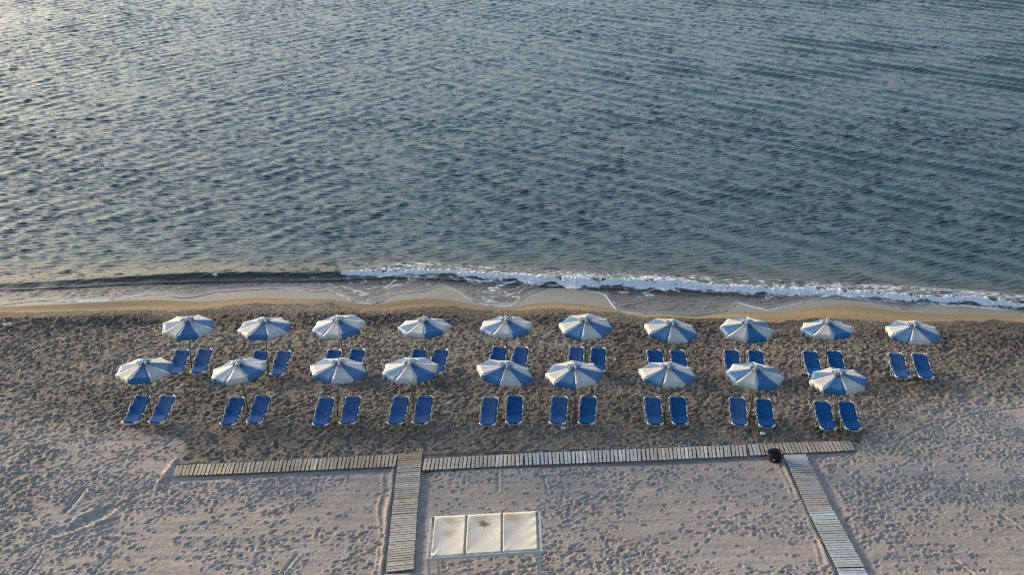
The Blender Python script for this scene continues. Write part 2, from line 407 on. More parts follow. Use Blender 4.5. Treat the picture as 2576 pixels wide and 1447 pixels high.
def water_material():
    m, nt, p = mat("sea_water")
    sh = N(nt, "ShaderNodeAttribute", attribute_name="shallow")
    fo = N(nt, "ShaderNodeAttribute", attribute_name="foam")
    src = coord(nt, (1.0, 1.5, 1.0), True)
    n = noise(nt, src, .35, 3)
    r = N(nt, "ShaderNodeValToRGB")
    cr = r.color_ramp
    cr.elements[0].position = 0; cr.elements[0].color = (.016, .047, .056, 1)
    cr.elements[1].position = 1; cr.elements[1].color = (.105, .085, .062, 1)
    e = cr.elements.new(.35); e.color = (.026, .060, .058, 1)
    e = cr.elements.new(.65); e.color = (.062, .052, .040, 1)
    L(nt, sh.outputs["Fac"], r.inputs[0])
    m1 = N(nt, "ShaderNodeMix", data_type='RGBA', blend_type='MIX')
    L(nt, fo.outputs["Fac"], m1.inputs[0]); L(nt, r.outputs[0], m1.inputs[6]); m1.inputs[7].default_value = (.72, .74, .76, 1)
    L(nt, m1.outputs[2], p.inputs["Base Color"])
    ro = N(nt, "ShaderNodeMapRange"); ro.inputs["To Min"].default_value = .12; ro.inputs["To Max"].default_value = .7
    L(nt, fo.outputs["Fac"], ro.inputs[0]); L(nt, ro.outputs[0], p.inputs["Roughness"])
    p.inputs["IOR"].default_value = 1.333
    src2 = coord(nt, (.8, 2.1, 1.0), True)
    a = noise(nt, src2, 5, 3, .6)
    b = N(nt, "ShaderNodeBump"); b.inputs["Strength"].default_value = .55; b.inputs["Distance"].default_value = .06
    ca = N(nt, "ShaderNodeAttribute", attribute_name="calm")
    mm = N(nt, "ShaderNodeMath", operation='MULTIPLY_ADD'); L(nt, ca.outputs["Fac"], mm.inputs[0]); mm.inputs[1].default_value = -.5; mm.inputs[2].default_value = .55
    L(nt, mm.outputs[0], b.inputs["Strength"])
    L(nt, a.outputs[0], b.inputs["Height"]); L(nt, b.outputs[0], p.inputs["Normal"])
    return m
M_WATER = water_material()

def foam_material():
    m, nt, p = mat("white_foam")
    src = coord(nt, None, True)
    n = noise(nt, src, 14, 4, .6)
    r = N(nt, "ShaderNodeMapRange"); r.inputs["To Min"].default_value = .62; r.inputs["To Max"].default_value = .85
    L(nt, n.outputs[0], r.inputs[0])
    cc = N(nt, "ShaderNodeCombineColor")
    for i in range(3): L(nt, r.outputs[0], cc.inputs[i])
    L(nt, cc.outputs[0], p.inputs["Base Color"])
    p.inputs["Roughness"].default_value = .6
    p.inputs["Subsurface Weight"].default_value = .3
    p.inputs["Subsurface Radius"].default_value = (.03, .03, .03)
    b = N(nt, "ShaderNodeBump"); b.inputs["Strength"].default_value = .6; b.inputs["Distance"].default_value = .04
    L(nt, n.outputs[0], b.inputs["Height"]); L(nt, b.outputs[0], p.inputs["Normal"])
    return m
M_FOAM = foam_material()

def smooth_early(X, Y):
    return blur(inside(SMOOTH, X, Y).astype(float), DY, DX, .3)
# ---------------------------------------------------------------- the beach (one sheet, finest where the photograph looks)
DX, DY = 0.042, 0.05
cx = np.arange(-25.5, 25.5, DX)
cy = np.arange(36.2, 64.8, DY)
nx, ny = len(cx), len(cy)
X, Y = np.meshgrid(cx, cy)
d = Y - fA(X)
db = Y - fB(X)                       # > 0 seaward of the pebbles
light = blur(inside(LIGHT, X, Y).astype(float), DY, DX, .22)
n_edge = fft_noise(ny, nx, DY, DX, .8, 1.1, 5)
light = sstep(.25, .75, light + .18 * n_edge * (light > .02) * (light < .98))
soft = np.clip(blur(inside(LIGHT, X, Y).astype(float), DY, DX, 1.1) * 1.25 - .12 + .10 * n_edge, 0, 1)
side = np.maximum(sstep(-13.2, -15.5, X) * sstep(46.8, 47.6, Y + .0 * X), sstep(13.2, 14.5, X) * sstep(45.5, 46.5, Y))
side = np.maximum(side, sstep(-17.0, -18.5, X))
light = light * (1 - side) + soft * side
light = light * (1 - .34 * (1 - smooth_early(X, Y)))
smooth = blur(inside(SMOOTH, X, Y).astype(float), DY, DX, .10)
beach_dry = sstep(.15, -.25, db + .10 * fft_noise(ny, nx, DY, DX, .25, .4, 8))
rough = beach_dry * (1 - smooth)

# broad relief
Z = ground_base(X, Y)
berm = fft_noise(ny, nx, DY, DX, 1.6, 4.5, 11)
Z += .05 * berm * sstep(-10, -3, d) * sstep(.2, -1.0, d)
Z += .012 * fft_noise(ny, nx, DY, DX, 2.0, 4.0, 12) * beach_dry
Z += .20 * np.exp(-((d + 3.6) / .9) ** 2) * sstep(19.0, 22.0, X)
Z += .14 * np.exp(-((d + 2.6) / .8) ** 2) * sstep(-14.5, -18.0, X)
Z += .10 * np.exp(-((d + 2.2) / .7) ** 2) * np.exp(-((X + 7) / 5) ** 2)
# churned sand : many old footprints
lump = fft_noise(ny, nx, DY, DX, .11, .13, 21)
lump2 = fft_noise(ny, nx, DY, DX, .24, .34, 22)
chmod = np.clip(.75 + .35 * fft_noise(ny, nx, DY, DX, 1.5, 2.5, 23), .25, 1.5)
churn = rough * chmod * sstep(-.3, -1.2, db)
Z += churn * (.010 * lump + .009 * lump2)
Z += rough * .006 * fft_noise(ny, nx, DY, DX, .09, .10, 24)
# combed / dragged sand
streak = fft_noise(ny, nx, DY, DX, .16, 2.6, 31)
Z += smooth * (.0045 * streak + .0022 * fft_noise(ny, nx, DY, DX, .07, .10, 32) + .006 * fft_noise(ny, nx, DY, DX, .35, .6, 33))

def stamp(px, py, L_, W_, ang, dep, rim=.35):
    r = 1.7 * max(L_, W_)
    i0, i1 = int((py - r - cy[0]) / DY), int((py + r - cy[0]) / DY) + 1
    j0, j1 = int((px - r - cx[0]) / DX), int((px + r - cx[0]) / DX) + 1
    i0, j0 = max(i0, 0), max(j0, 0); i1, j1 = min(i1, ny), min(j1, nx)
    if i1 <= i0 or j1 <= j0: return
    xx = X[i0:i1, j0:j1] - px; yy = Y[i0:i1, j0:j1] - py
    c, s = math.cos(ang), math.sin(ang)
    a = (xx * c + yy * s) / L_; b = (-xx * s + yy * c) / W_
    q = np.sqrt(a * a + b * b)
    Z[i0:i1, j0:j1] += -dep * np.exp(-q ** 3) + dep * rim * np.exp(-((q - 1.35) / .28) ** 2)

rng = random.Random(7)
ypath = lambda x: np.interp(x, [-12.5, -4.3, 4.9, 13.0], [44.9, 45.7, 46.2, 46.9])
def on_walk(x, y):
    if abs(y - ypath(x)) < .55 and -12.6 < x < 13.2: return True
    if y < 46.2 and abs(x - np.interp(y, [36, 46], [-3.62, -3.83])) < .62: return True
    if y < 46.6 and abs(x - np.interp(y, [36, 46], [11.0, 10.66])) < .62: return True
    return False
# sparse prints on the smooth sand, in walking lines and in clusters
def clear(x, y):
    i = int((y - cy[0]) / DY); j = int((x - cx[0]) / DX)
    return 0 <= i < ny and 0 <= j < nx and smooth[i, j] > .5 and not on_walk(x, y)
dens = fft_noise(ny, nx, DY, DX, 1.2, 2.0, 41)
leftbias = lambda x: .9 if x < -5 else (.25 if x < 9 else .45)
cnt = 0
for _ in range(24000):
    x, y = rng.uniform(-19, 20), rng.uniform(36.3, 50.6)
    if not clear(x, y): continue
    i = int((y - cy[0]) / DY); j = int((x - cx[0]) / DX)
    if rng.random() > np.clip(.22 + .28 * dens[i, j] + .30 * leftbias(x), .07, .9): continue
    stamp(x, y, rng.uniform(.06, .15), rng.uniform(.045, .080), rng.gauss(.3, .8), rng.uniform(.015, .045), .5); cnt += 1
for _ in range(60):                                   # walking lines
    x, y = rng.uniform(-19, 20), rng.uniform(36.3, 49)
    a = rng.choice([rng.gauss(.3, .3), rng.gauss(1.4, .4)]) + rng.choice([0, math.pi])
    for k in range(rng.randint(5, 16)):
        x += .38 * math.cos(a); y += .38 * math.sin(a); a += rng.gauss(0, .08)
        sx = .10 * (1 if k % 2 else -1)
        px, py = x - sx * math.sin(a), y + sx * math.cos(a)
        if clear(px, py): stamp(px, py, .16, .075, a, rng.uniform(.025, .045))
for _ in range(16000):                                # overlapping prints in the churned part
    x, y = rng.uniform(-25, 25), rng.uniform(38, 60.5)
    i = int((y - cy[0]) / DY); j = int((x - cx[0]) / DX)
    if rough[i, j] < .6 or db[i, j] > -1.6 or on_walk(x, y): continue
    stamp(x, y, rng.uniform(.10, .17), rng.uniform(.06, .10), rng.uniform(0, 3.14), rng.uniform(.015, .05), .45)

def groove(pts, w, dep, side=.5):
    """a drag line or tyre line pressed in the sand with a raised lip"""
    for (x1, y1), (x2, y2) in zip(pts[:-1], pts[1:]):
        dx_, dy_ = x2 - x1, y2 - y1; L2 = dx_ * dx_ + dy_ * dy_
        i0, i1 = int((min(y1, y2) - .6 - cy[0]) / DY), int((max(y1, y2) + .6 - cy[0]) / DY)
        j0, j1 = int((min(x1, x2) - .6 - cx[0]) / DX), int((max(x1, x2) + .6 - cx[0]) / DX)
        i0, j0 = max(i0, 0), max(j0, 0)
        xx, yy = X[i0:i1, j0:j1], Y[i0:i1, j0:j1]
        t = ((xx - x1) * dx_ + (yy - y1) * dy_) / L2
        m_ = (t >= 0) & (t < 1)
        s_ = ((xx - x1) * dy_ - (yy - y1) * dx_) / math.sqrt(L2)
        Z[i0:i1, j0:j1] += m_ * (-dep * np.exp(-(s_ / w) ** 2) + side * dep * np.exp(-((s_ + 1.8 * w) / w) ** 2))
for (a, b, w, dp) in (((-12.5, 44.4), (-13.9, 42.3), .07, .05), ((-15.35, 43.7), (-15.6, 41.9), .10, .06), ((-13.2, 39.4), (-13.5, 38.4), .06, .04),
                      ((-15.6, 39.6), (-15.7, 37.3), .05, .04), ((-7.1, 39.3), (-7.4, 38.2), .06, .05), ((-6.1, 44.6), (-6.2, 43.9), .05, .03),
                      ((1.1, 45.2), (1.3, 43.2), .05, .03), ((.8, 44.5), (3.4, 44.9), .05, .035), ((-.5, 45.1), (-.5, 43.4), .05, .03),
                      ((-8.8, 44.2), (-9.1, 43.3), .05, .03), ((14.5, 39.1), (15.0, 37.6), .05, .04), ((17.0, 41.9), (17.6, 40.3), .05, .04),
                      ((2.8, 41.2), (6.3, 41.6), .035, .014), ((12.5, 44.6), (12.9, 43.2), .05, .03), ((-13.3, 47.0), (-12.9, 48.1), .05, .03)):
    groove([a, b], w, dp)
groove([(14.3, 46.2), (15.1, 47.6), (16.2, 48.6), (17.5, 49.3), (19, 49.9), (21, 50.4), (24, 50.7)], .05, .028)
groove([(13.6, 44.9), (14.6, 45.4), (15.6, 46.5), (17, 47.1), (19.5, 47.5)], .04, .025)
stamp(-14.5, 41.65, .85, .30, .95, .10, .3)            # the long dug-out hollow
stamp(-13.9, 41.35, .45, .14, .75, .07, .4)
stamp(-15.3, 40.75, .5, .22, .5, .06, .3)
# walkways are bedded in : sand bank on the left, hollow on the right
for (x0, x1, top) in ((-3.62, -3.83, 46.0), (11.05, 10.66, 46.0)):
    xc = np.interp(Y, [36, 46], [x0, x1])
    s_ = X - xc
    on = sstep(top + .2, top - .3, Y)
    wob = .035 * fft_noise(ny, nx, DY, DX, 1.6, .5, 51)
    amp = (1.0 if x0 < 0 else .55) * np.clip(1 + .45 * fft_noise(ny, nx, DY, DX, .35, .3, 52), .1, 1.8)
    Z += on * amp * (.070 * np.exp(-((s_ + .60 + wob) / .085) ** 2) + .030 * np.exp(-((s_ + .84 + 2.2 * wob) / .045) ** 2))
    Z += on * (-.055 * np.exp(-((s_ - .62) / .20) ** 2))
    Z = np.where((np.abs(s_) < .5) & (Y < top + .1), np.minimum(Z, -.03), Z)
yc = ypath(X)
on = sstep(-12.9, -12.5, X) * sstep(13.2, 12.8, X)
Z += on * (-.05 * np.exp(-((Y - yc + .62) / .16) ** 2))
Z = np.where((np.abs(Y - yc) < .5) & (X > -12.5) & (X < 13.1), np.minimum(Z, -.02), Z)
Z += .10 * sstep(-11.0, -12.4, X) * np.exp(-((Y - yc + .05) / .5) ** 2) * sstep(-12.9, -12.55, X) * .92   # sand blown over its left end
Z += .07 * np.exp(-((X + 12.65 + (Y - 45.2) * -.12) / .09) ** 2) * sstep(43.4, 44.2, Y) * sstep(46.2, 45.6, Y)

# sheltered smooth wash zone
Z_core = Z
# colours
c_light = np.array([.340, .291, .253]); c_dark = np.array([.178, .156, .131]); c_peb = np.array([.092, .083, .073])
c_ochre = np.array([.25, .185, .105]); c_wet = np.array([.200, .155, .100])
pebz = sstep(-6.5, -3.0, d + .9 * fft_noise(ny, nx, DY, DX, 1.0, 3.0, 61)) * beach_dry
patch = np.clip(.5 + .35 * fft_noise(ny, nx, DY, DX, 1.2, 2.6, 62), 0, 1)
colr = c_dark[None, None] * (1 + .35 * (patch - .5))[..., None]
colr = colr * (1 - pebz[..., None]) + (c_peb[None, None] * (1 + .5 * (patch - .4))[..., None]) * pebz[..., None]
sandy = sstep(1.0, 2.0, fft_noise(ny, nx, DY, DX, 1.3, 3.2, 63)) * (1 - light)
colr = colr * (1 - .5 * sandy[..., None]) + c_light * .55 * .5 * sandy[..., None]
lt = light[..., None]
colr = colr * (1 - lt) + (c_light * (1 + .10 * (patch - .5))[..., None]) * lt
bd = beach_dry[..., None]
colr = colr * bd + c_ochre * (1 - bd)
wetm = sstep(-.35, .10, d)
colr = colr * (1 - wetm[..., None]) + c_wet * wetm[..., None]
wet = sstep(-.05, .12, d)
pebbly = np.clip(beach_dry * (1 - .93 * light) * (.55 + .45 * pebz), 0, 1)

gx, la, lb = skirt(cx, -400, 400)
gy, ga, gb = skirt(cy, -60, 900)
GX, GY = np.meshgrid(gx, gy)
GZ = ground_base(GX, GY)
sl = (slice(ga, ga + ny), slice(la, la + nx))
edgefade = sstep(0, 1.0, X - cx[0]) * sstep(0, 1.0, cx[-1] - X) * sstep(0, .6, Y - cy[0]) * sstep(0, .8, cy[-1] - Y)
GZ[sl] = GZ[sl] * (1 - edgefade) + Z_core * edgefade
gd = GY - fA(GX)
def ext(core, far_in, far_out):
    out = np.where(gd[..., None] < 0, np.array(far_in), np.array(far_out)) if np.ndim(core) == 3 else np.where(gd < 0, far_in, far_out).astype(float)
    out[sl] = core
    return out
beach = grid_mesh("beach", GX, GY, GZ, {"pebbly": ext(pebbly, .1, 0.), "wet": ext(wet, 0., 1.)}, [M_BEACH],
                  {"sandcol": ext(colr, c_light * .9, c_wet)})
tag(beach, "grey brown sand and pebble beach trodden full of footprints", "beach", kind="structure")

def zat(x, y):
    i = min(max(int(round((y - cy[0]) / DY)), 0), ny - 1); j = min(max(int(round((x - cx[0]) / DX)), 0), nx - 1)
    return float(Z_core[i, j])
def zmean(x, y, r=.3):
    i0, i1 = int((y - r - cy[0]) / DY), int((y + r - cy[0]) / DY); j0, j1 = int((x - r - cx[0]) / DX), int((x + r - cx[0]) / DX)
    return float(np.mean(Z_core[i0:i1, j0:j1]))

# ---------------------------------------------------------------- the sea
NW, DW = 1536, 0.10
LW = NW * DW
kx = np.fft.fftfreq(NW, DW)[None, :] * 2 * np.pi
ky = np.fft.fftfreq(NW, DW)[:, None] * 2 * np.pi
kk = np.sqrt(kx ** 2 + ky ** 2) + 1e-9
th = np.arctan2(ky, kx)
def waves(lam, spread, direction, seed, lo, hi, bw=1.0):
    g = np.random.default_rng(seed)
    w = g.standard_normal((NW, NW)) + 1j * g.standard_normal((NW, NW))
    kp = 2 * np.pi / lam
    S = np.exp(-1.25 * (kp / kk) ** 4) * kk ** -3.6 if bw >= 1 else np.exp(-((kk - kp) / (bw * kp)) ** 2)
    dth = np.angle(np.exp(1j * (th - direction)))
    D_ = np.exp(-(dth / spread) ** 2)
    m_ = (kk > 2 * np.pi / hi) & (kk < 2 * np.pi / lo)
    h = np.fft.ifft2(w * np.sqrt(S) * D_ * m_).real
    return h
def rms_slope(h):
    gy_, gx_ = np.gradient(h, DW)
    return math.sqrt((gx_ ** 2 + gy_ ** 2).mean())
def crest(h, k):
    s = h.std(); h = h + k * (h * h - s * s) / s
    return h / rms_slope(h)
chop = crest(waves(.50, .44, math.radians(-77), 3, .22, 2.2), .25)
swell = waves(2.3, .20, math.radians(-131), 4, 1.1, 6, .32); swell /= rms_slope(swell)
cross = waves(1.5, .38, math.radians(-38), 6, .7, 5, .30); cross /= rms_slope(cross)
gust = np.clip(1 + .25 * fft_noise(NW, NW, DW, DW, 3, 5, 77), .4, 1.6)
gust2 = np.clip(1 + .25 * fft_noise(NW, NW, DW, DW, 4, 5, 78), .3, 1.6)
swell = swell * gust; cross = cross * gust2; chop = chop * (.65 + .35 * gust2)
def samp(h, x, y):
    u = (x / DW) % NW; v = (y / DW) % NW
    i = np.floor(u).astype(int); j = np.floor(v).astype(int)
    fu, fv = u - i, v - j
    i %= NW; j %= NW; i1 = (i + 1) % NW; j1 = (j + 1) % NW
    return (h[j, i] * (1 - fu) + h[j, i1] * fu) * (1 - fv) + (h[j1, i] * (1 - fu) + h[j1, i1] * fu) * fv
def sea_z(x, y):
    far = y - fC(x)
    right = sstep(-22, 14, x - .12 * (y - 66))
    att = .5 + .5 * sstep(-1, 9, far)
    a = WAVE_CHOP * samp(chop, x, y) + WAVE_SWELL * (.22 + .78 * right) * samp(swell, x, y) + WAVE_CROSS * (1 - .7 * right) * samp(cross, x, y)
    z = ZW + a * att
    # the little breaker : steep towards the beach
    u = far
    hgt = .20 + .06 * np.sin(x * .31) - .05 * sstep(-5, -20, x)
    prof = np.where(u < 0, np.exp(-(u / .30) ** 2), np.exp(-(u / 1.1) ** 2))
    z = z + hgt * prof
    return z
WAVE_CHOP, WAVE_SWELL, WAVE_CROSS = .155, .085, .055

wx_core = np.arange(-66, 66, .12); wy_core = np.concatenate([np.arange(60.5, 100, .085), np.arange(100, 160, .13)])
wx, _, _ = skirt(wx_core, -1500, 1500, 1.3)
wy_, w0, w1 = skirt(wy_core, 60.0, 3500, 1.3)
wy_ = wy_[w0:]
WX, WY = np.meshgrid(wx, wy_)
u = WY - fC(WX)
WZ = sea_z(WX, WY)
cal = sstep(66, 90, np.abs(WX)) * 0
out_ = (np.abs(WX) > 66) | (WY > 160)
WZ = np.where(out_, ZW, WZ)
WZ = WZ - .35 * sstep(1.7, 1.2, u) - 1.2 * sstep(.6, -1.5, u)
shal = sstep(9, 0, u) * .62
foam0 = np.zeros_like(WX)
sea = grid_mesh("sea", WX, WY, WZ, {"shallow": shal, "foam": foam0, "calm": np.zeros_like(WX)}, [M_WATER])
tag(sea, "blue green sea with short wind waves", "sea", kind="structure")

# swash : the thin moving water between breaker and sand, drawn on a finer grid that follows the shore
sx = np.arange(-28.5, 29, .045)
NT = 190
t = np.linspace(0, 1, NT)[:, None]
y0 = np.minimum(fE(sx), fA(sx) + 3)[None] - .12
y1 = fC(sx)[None] + 1.9
SX = np.repeat(sx[None], NT, 0)
SY = y0 + (y1 - y0) * t
u = SY - fC(SX)
e = SY - fE(SX)
nsx = len(sx)
dyt = 4.5 / NT
jit = fft_noise(NT, nsx, dyt, .045, .12, .15, 71)
zs = sea_z(SX, SY)
gz = ground_base(SX, SY)
film = gz + .012 + sstep(0, 1.0, e) * (.006 * np.clip(jit, -1, 2) + .10 * np.clip(samp(chop, SX, SY) + .4 * samp(cross, SX, SY), -.06, .2))
zsw = np.maximum(film, zs - .03 - .10 * sstep(-.4, -2.0, u) * 1.0)
zsw = np.where(u > -.8, np.maximum(zsw, zs), zsw)
zsw = np.where(e < 0, gz + .012 - .25 * np.clip(-e, 0, 1) - .002, zsw)
zsw = zsw + .004 + .0 * e
zsw -= .03 * sstep(1.75, 1.9, u)
n1 = fft_noise(NT, nsx, dyt, .045, .30, .55, 72); n2 = fft_noise(NT, nsx, dyt, .045, .10, .16, 73)
n3 = fft_noise(NT, nsx, dyt, .045, .8, 2.2, 74)
lace = np.exp(-(np.abs(n1 + .35 * n2) / .22) ** 2)
str_ = (.25 + .75 * sstep(-10.5, -7.5, SX)) * (1 - .45 * sstep(11, 16, SX))
band = sstep(.05, .5, e) * sstep(-.1, -.5, u)
f = lace * sstep(-.25, .7, n3 + .6 * n2) * band * str_ * .95
edge_str = np.clip(.08 + .85 * np.interp(sx, [-28, -22.5, -21.5, -16, -11, -8, -5, -3, -1, 3, 4.8, 9, 12, 20, 28], [.2, .3, .8, .3, .3, .8, .2, .7, .4, .0, 1.0, .3, .6, -.3, 0])[None] + .25 * n3, 0, 1)
f = np.maximum(f, edge_str * np.exp(-(np.maximum(e - .03, 0) / (.05 + .03 * edge_str)) ** 2) * sstep(-.9, .5, n2 + .8 * n1 + 1.1 * edge_str))
churnf = sstep(.3, 1.3, n2 + .5 * n3) * sstep(.0, .3, u) * sstep(1.9, 1.1, u) * sstep(-8, -5, SX)
churnf = np.maximum(churnf, sstep(.3, 1.4, n2 + .3 * n1) * np.exp(-((u + .55) / .22) ** 2) * sstep(-8, -4, SX))
f = np.clip(np.maximum(f, churnf * .8), 0, 1)
sh = np.clip(.62 + .38 * sstep(-.4, -2.2, u), 0, 1)
calm = sstep(.7, .1, e) * .8
keep_y = SY
swash = grid_mesh("shallow_water", SX, SY, zsw, {"shallow": sh, "foam": f, "calm": np.clip(calm, 0, 1)}, [M_WATER])
tag(swash, "thin sheet of shallow water running over the wet sand", "water", kind="structure")

# foam roll of the breaker
def foam_roll():
    fx = np.arange(-28.5, 29, .04); nf = len(fx); nv = 44
    v = np.linspace(-1, 1, nv)[:, None]
    half = np.interp(fx, [-29, -20.2, -20, -15.9, -15.6, -15.2, -14.8, -9.0, -8.4, -7.4, -6.6, -5, -3.6, -3.0, -2.6, -1.5, 0, 4, 9, 14, 20, 24, 29],
                     [0, 0, 0, 0, .06, .06, 0, .06, .14, .18, .23, .20, .15, .10, .18, .23, .26, .24, .28, .22, .20, .17, .18])[None]
    n_a = fft_noise(nv, nf, .025, .04, .07, .10, 81); n_b = fft_noise(nv, nf, .025, .04, .18, .26, 82)
    n_c = fft_noise(nf, nf // 8, .04, .04, .8, 9, 83)[:, 0][None]
    n_d = fft_noise(nv, nf, .025, .04, .045, .08, 85)
    FX = np.repeat(fx[None], nv, 0)
    yc_ = fC(FX) - .13 + .05 * n_c + .03 * n_b
    half = half * np.clip(1 + .22 * fft_noise(nf, nf // 8, .04, .04, .45, 9, 84)[:, 0][None], .55, 1.6)
    FY = yc_ + v * half * (1.75 + .20 * n_b + .25 * (v > 0))
    bell = np.clip(1 - np.abs(v) ** 2.2, 0, 1)
    g = sstep(.015, .08, half)
    zb = np.maximum(sea_z(FX, FY), ZW)
    Zf = zb - .03 + g * (bell ** .7 * (.055 + .012 * n_b + .026 * np.abs(n_a) + .010 * n_d) + .0) - .25 * (1 - g)
    Zf = Zf - .16 * sstep(-.15, .9, v) * sstep(-.5, .6, n_d + .6 * n_a - .6 + 1.1 * np.clip(v, -.3, 1)) - .05 * sstep(-.8, -1, v) * sstep(0, .6, n_a)
    return grid_mesh("breaker_foam", FX, FY, Zf, {}, [M_FOAM])
foam = foam_roll()
tag(foam, "white foam rolling along the low breaking wave", "foam", kind="stuff")

# ---------------------------------------------------------------- parasols
def make_canopy_mesh(tear=False):
    m = MB()
    Rr, zt, zr, rv = 1.14, 2.355, 2.095, .30
    cols = lambda k: 0 if k % 2 == 0 else 1      # even = blue
    NS = 7
    for k in range(8):
        a0 = math.radians(k * 45 - 22.5); a1 = math.radians(k * 45 + 22.5)
        # cloth panel between two ribs, sagging a little between them
        rows = []
        for i in range(7):
            tt = i / 6
            r = .06 + (Rr - .06) * tt
            z = zt - (zt - zr) * (tt ** 1.04) - .008 * math.sin(math.pi * tt)
            row = []
            for j in range(NS):
                s = j / (NS - 1)
                p0 = Vector((r * math.sin(a0), -r * math.cos(a0), z)); p1 = Vector((r * math.sin(a1), -r * math.cos(a1), z))
                p = p0.lerp(p1, s)
                sag = math.sin(math.pi * s) * .018 * tt
                p.z -= sag
                pr = math.hypot(p.x, p.y)
                if tt > .95 and pr > 0:
                    f_ = 1 - .02 * math.sin(math.pi * s)
                    p.x *= f_; p.y *= f_
                row.append(p)
            rows.append(row)
        # valance with scallops, 3 per panel
        NV = 19
        top, bot = [], []
        for j in range(NV):
            s = j / (NV - 1)
            p0 = rows[-1][0]; p1 = rows[-1][-1]
            p = p0.lerp(p1, s); p.z -= math.sin(math.pi * s) * .018
            f_ = 1 - .02 * math.sin(math.pi * s)
            p.x *= f_; p.y *= f_
            top.append(p.copy())
            ph = (s * 3) % 1 if s < 1 else 1
            drop = .14 + .045 * abs(math.sin(math.pi * s * 3))
            q = p.copy(); q.z -= drop
            g = .985 + .012 * math.sin(math.pi * s * 4 + k)
            q.x *= g; q.y *= g
            bot.append(q)
        vs = [p for row in rows for p in row]
        fs = [(i * NS + j, i * NS + j + 1, (i + 1) * NS + j + 1, (i + 1) * NS + j) for i in range(6) for j in range(NS - 1)]
        m.add(vs, fs, cols(k))
        vs = top + bot
        m.add(vs, [(j, j + 1, NV + j + 1, NV + j) for j in range(NV - 1)], cols(k))
    return m

def make_vent_mesh():
    m = MB()
    for k in range(8):
        a0 = math.radians(k * 45 - 22.5); a1 = math.radians(k * 45 + 22.5)
        vs = []
        for i, (r, z) in enumerate(((.02, 2.445), (.13, 2.42), (.23, 2.39), (.335, 2.355))):
            for j in range(7):
                s = j / 6
                p0 = Vector((r * math.sin(a0), -r * math.cos(a0), z)); p1 = Vector((r * math.sin(a1), -r * math.cos(a1), z))
                p = p0.lerp(p1, s)
                up = math.sin(math.pi * s) * .075 * (r / .33) ** 1.5
                p.z += up
                f_ = 1 - .16 * math.sin(math.pi * s) * (r / .3) ** 2
                p.x *= f_; p.y *= f_
                vs.append(p)
        m.add(vs, [(i * 7 + j, i * 7 + j + 1, (i + 1) * 7 + j + 1, (i + 1) * 7 + j) for i in range(3) for j in range(6)], k % 2)
    return m

def solid(o, th=.006):
    md = o.modifiers.new("cloth", 'SOLIDIFY'); md.thickness = th; md.offset = -1
    return o

def make_parasol():
    root = empty("beach_parasol", (0, 0, 0))
    m = MB(); m.tube([(0, 0, -.1), (0, 0, 1.2), (0, 0, 1.22), (0, 0, 2.36)], [.031, .031, .026, .026], 10)
    m.build("pole", M_POLE, root, True)
    c = make_canopy_mesh().build("canopy", [M_BLUE, M_WHITE], root, True); solid(c)
    v = make_vent_mesh().build("vent_cap", [M_BLUE, M_WHITE], root, True); solid(v)
    m = MB()
    for k in range(8):
        a = math.radians(k * 45 + 22.5)
        m.tube([(.03 * math.sin(a), -.03 * math.cos(a), 2.32), (1.10 * math.sin(a), -1.10 * math.cos(a), 2.02)], .008, 5)
        m.tube([(.03 * math.sin(a), -.03 * math.cos(a), 1.88), (.55 * math.sin(a), -.55 * math.cos(a), 2.17)], .006, 5)
    m.build("rib_frame", M_FRAME, root)
    m = MB()
    pr = [(.004, 2.555), (.028, 2.545), (.042, 2.515), (.040, 2.485), (.024, 2.462), (.030, 2.44), (.03, 2.35)]
    n = 10
    vs = [(r * math.cos(2 * math.pi * j / n), r * math.sin(2 * math.pi * j / n), z) for r, z in pr for j in range(n)]
    m.add(vs, [(i * n + j, i * n + (j + 1) % n, (i + 1) * n + (j + 1) % n, (i + 1) * n + j) for i in range(len(pr) - 1) for j in range(n)] + [tuple(range(n))])
    m.build("finial", M_CAP, root, True)
    reg(root)
    return root

ORD = ["first", "second", "third", "fourth", "fifth", "sixth", "seventh", "eighth", "ninth", "tenth"]
proto = make_parasol()
extra = {('b', 0): "creased", ('b', 9): "upright", ('f', 0): "seaward-tipped", ('f', 1): "strongly leaning", ('f', 4): "slanting"}
cb = {'b': 0, 'f': 0}
n_tot = {'b': 10, 'f': 9}
rowname = {'b': "seaward row", 'f': "landward row"}
for i, (ux, uy, phi, tau, bc, row) in enumerate(UMB):
    o = proto if i == 0 else copy_tree(proto)
    k = cb[row]; cb[row] += 1
    p_ = R(phi); t_ = R(tau)
    # pole direction (up), leaning left by phi and towards the land by tau
    up = Vector((-math.sin(p_), -math.sin(t_), math.cos(p_) * math.cos(t_))).normalized()
    q = Vector((0, 0, 1)).rotation_difference(up)
    base = Vector((ux, uy, 2.42)) - up * 2.42
    gz_ = zmean(base.x, base.y)
    rz = R(-bc + math.degrees(math.atan2(ux, uy)))
    Mx = Matrix.Translation((base.x, base.y, gz_)) @ q.to_matrix().to_4x4() @ Matrix.Rotation(-rz, 4, 'Z')
    o.matrix_world = Mx
    tag(o, "blue and white parasol, %s from the left in the %s" % (ORD[k], rowname[row]), "parasol", "blue and white parasols on the beach")

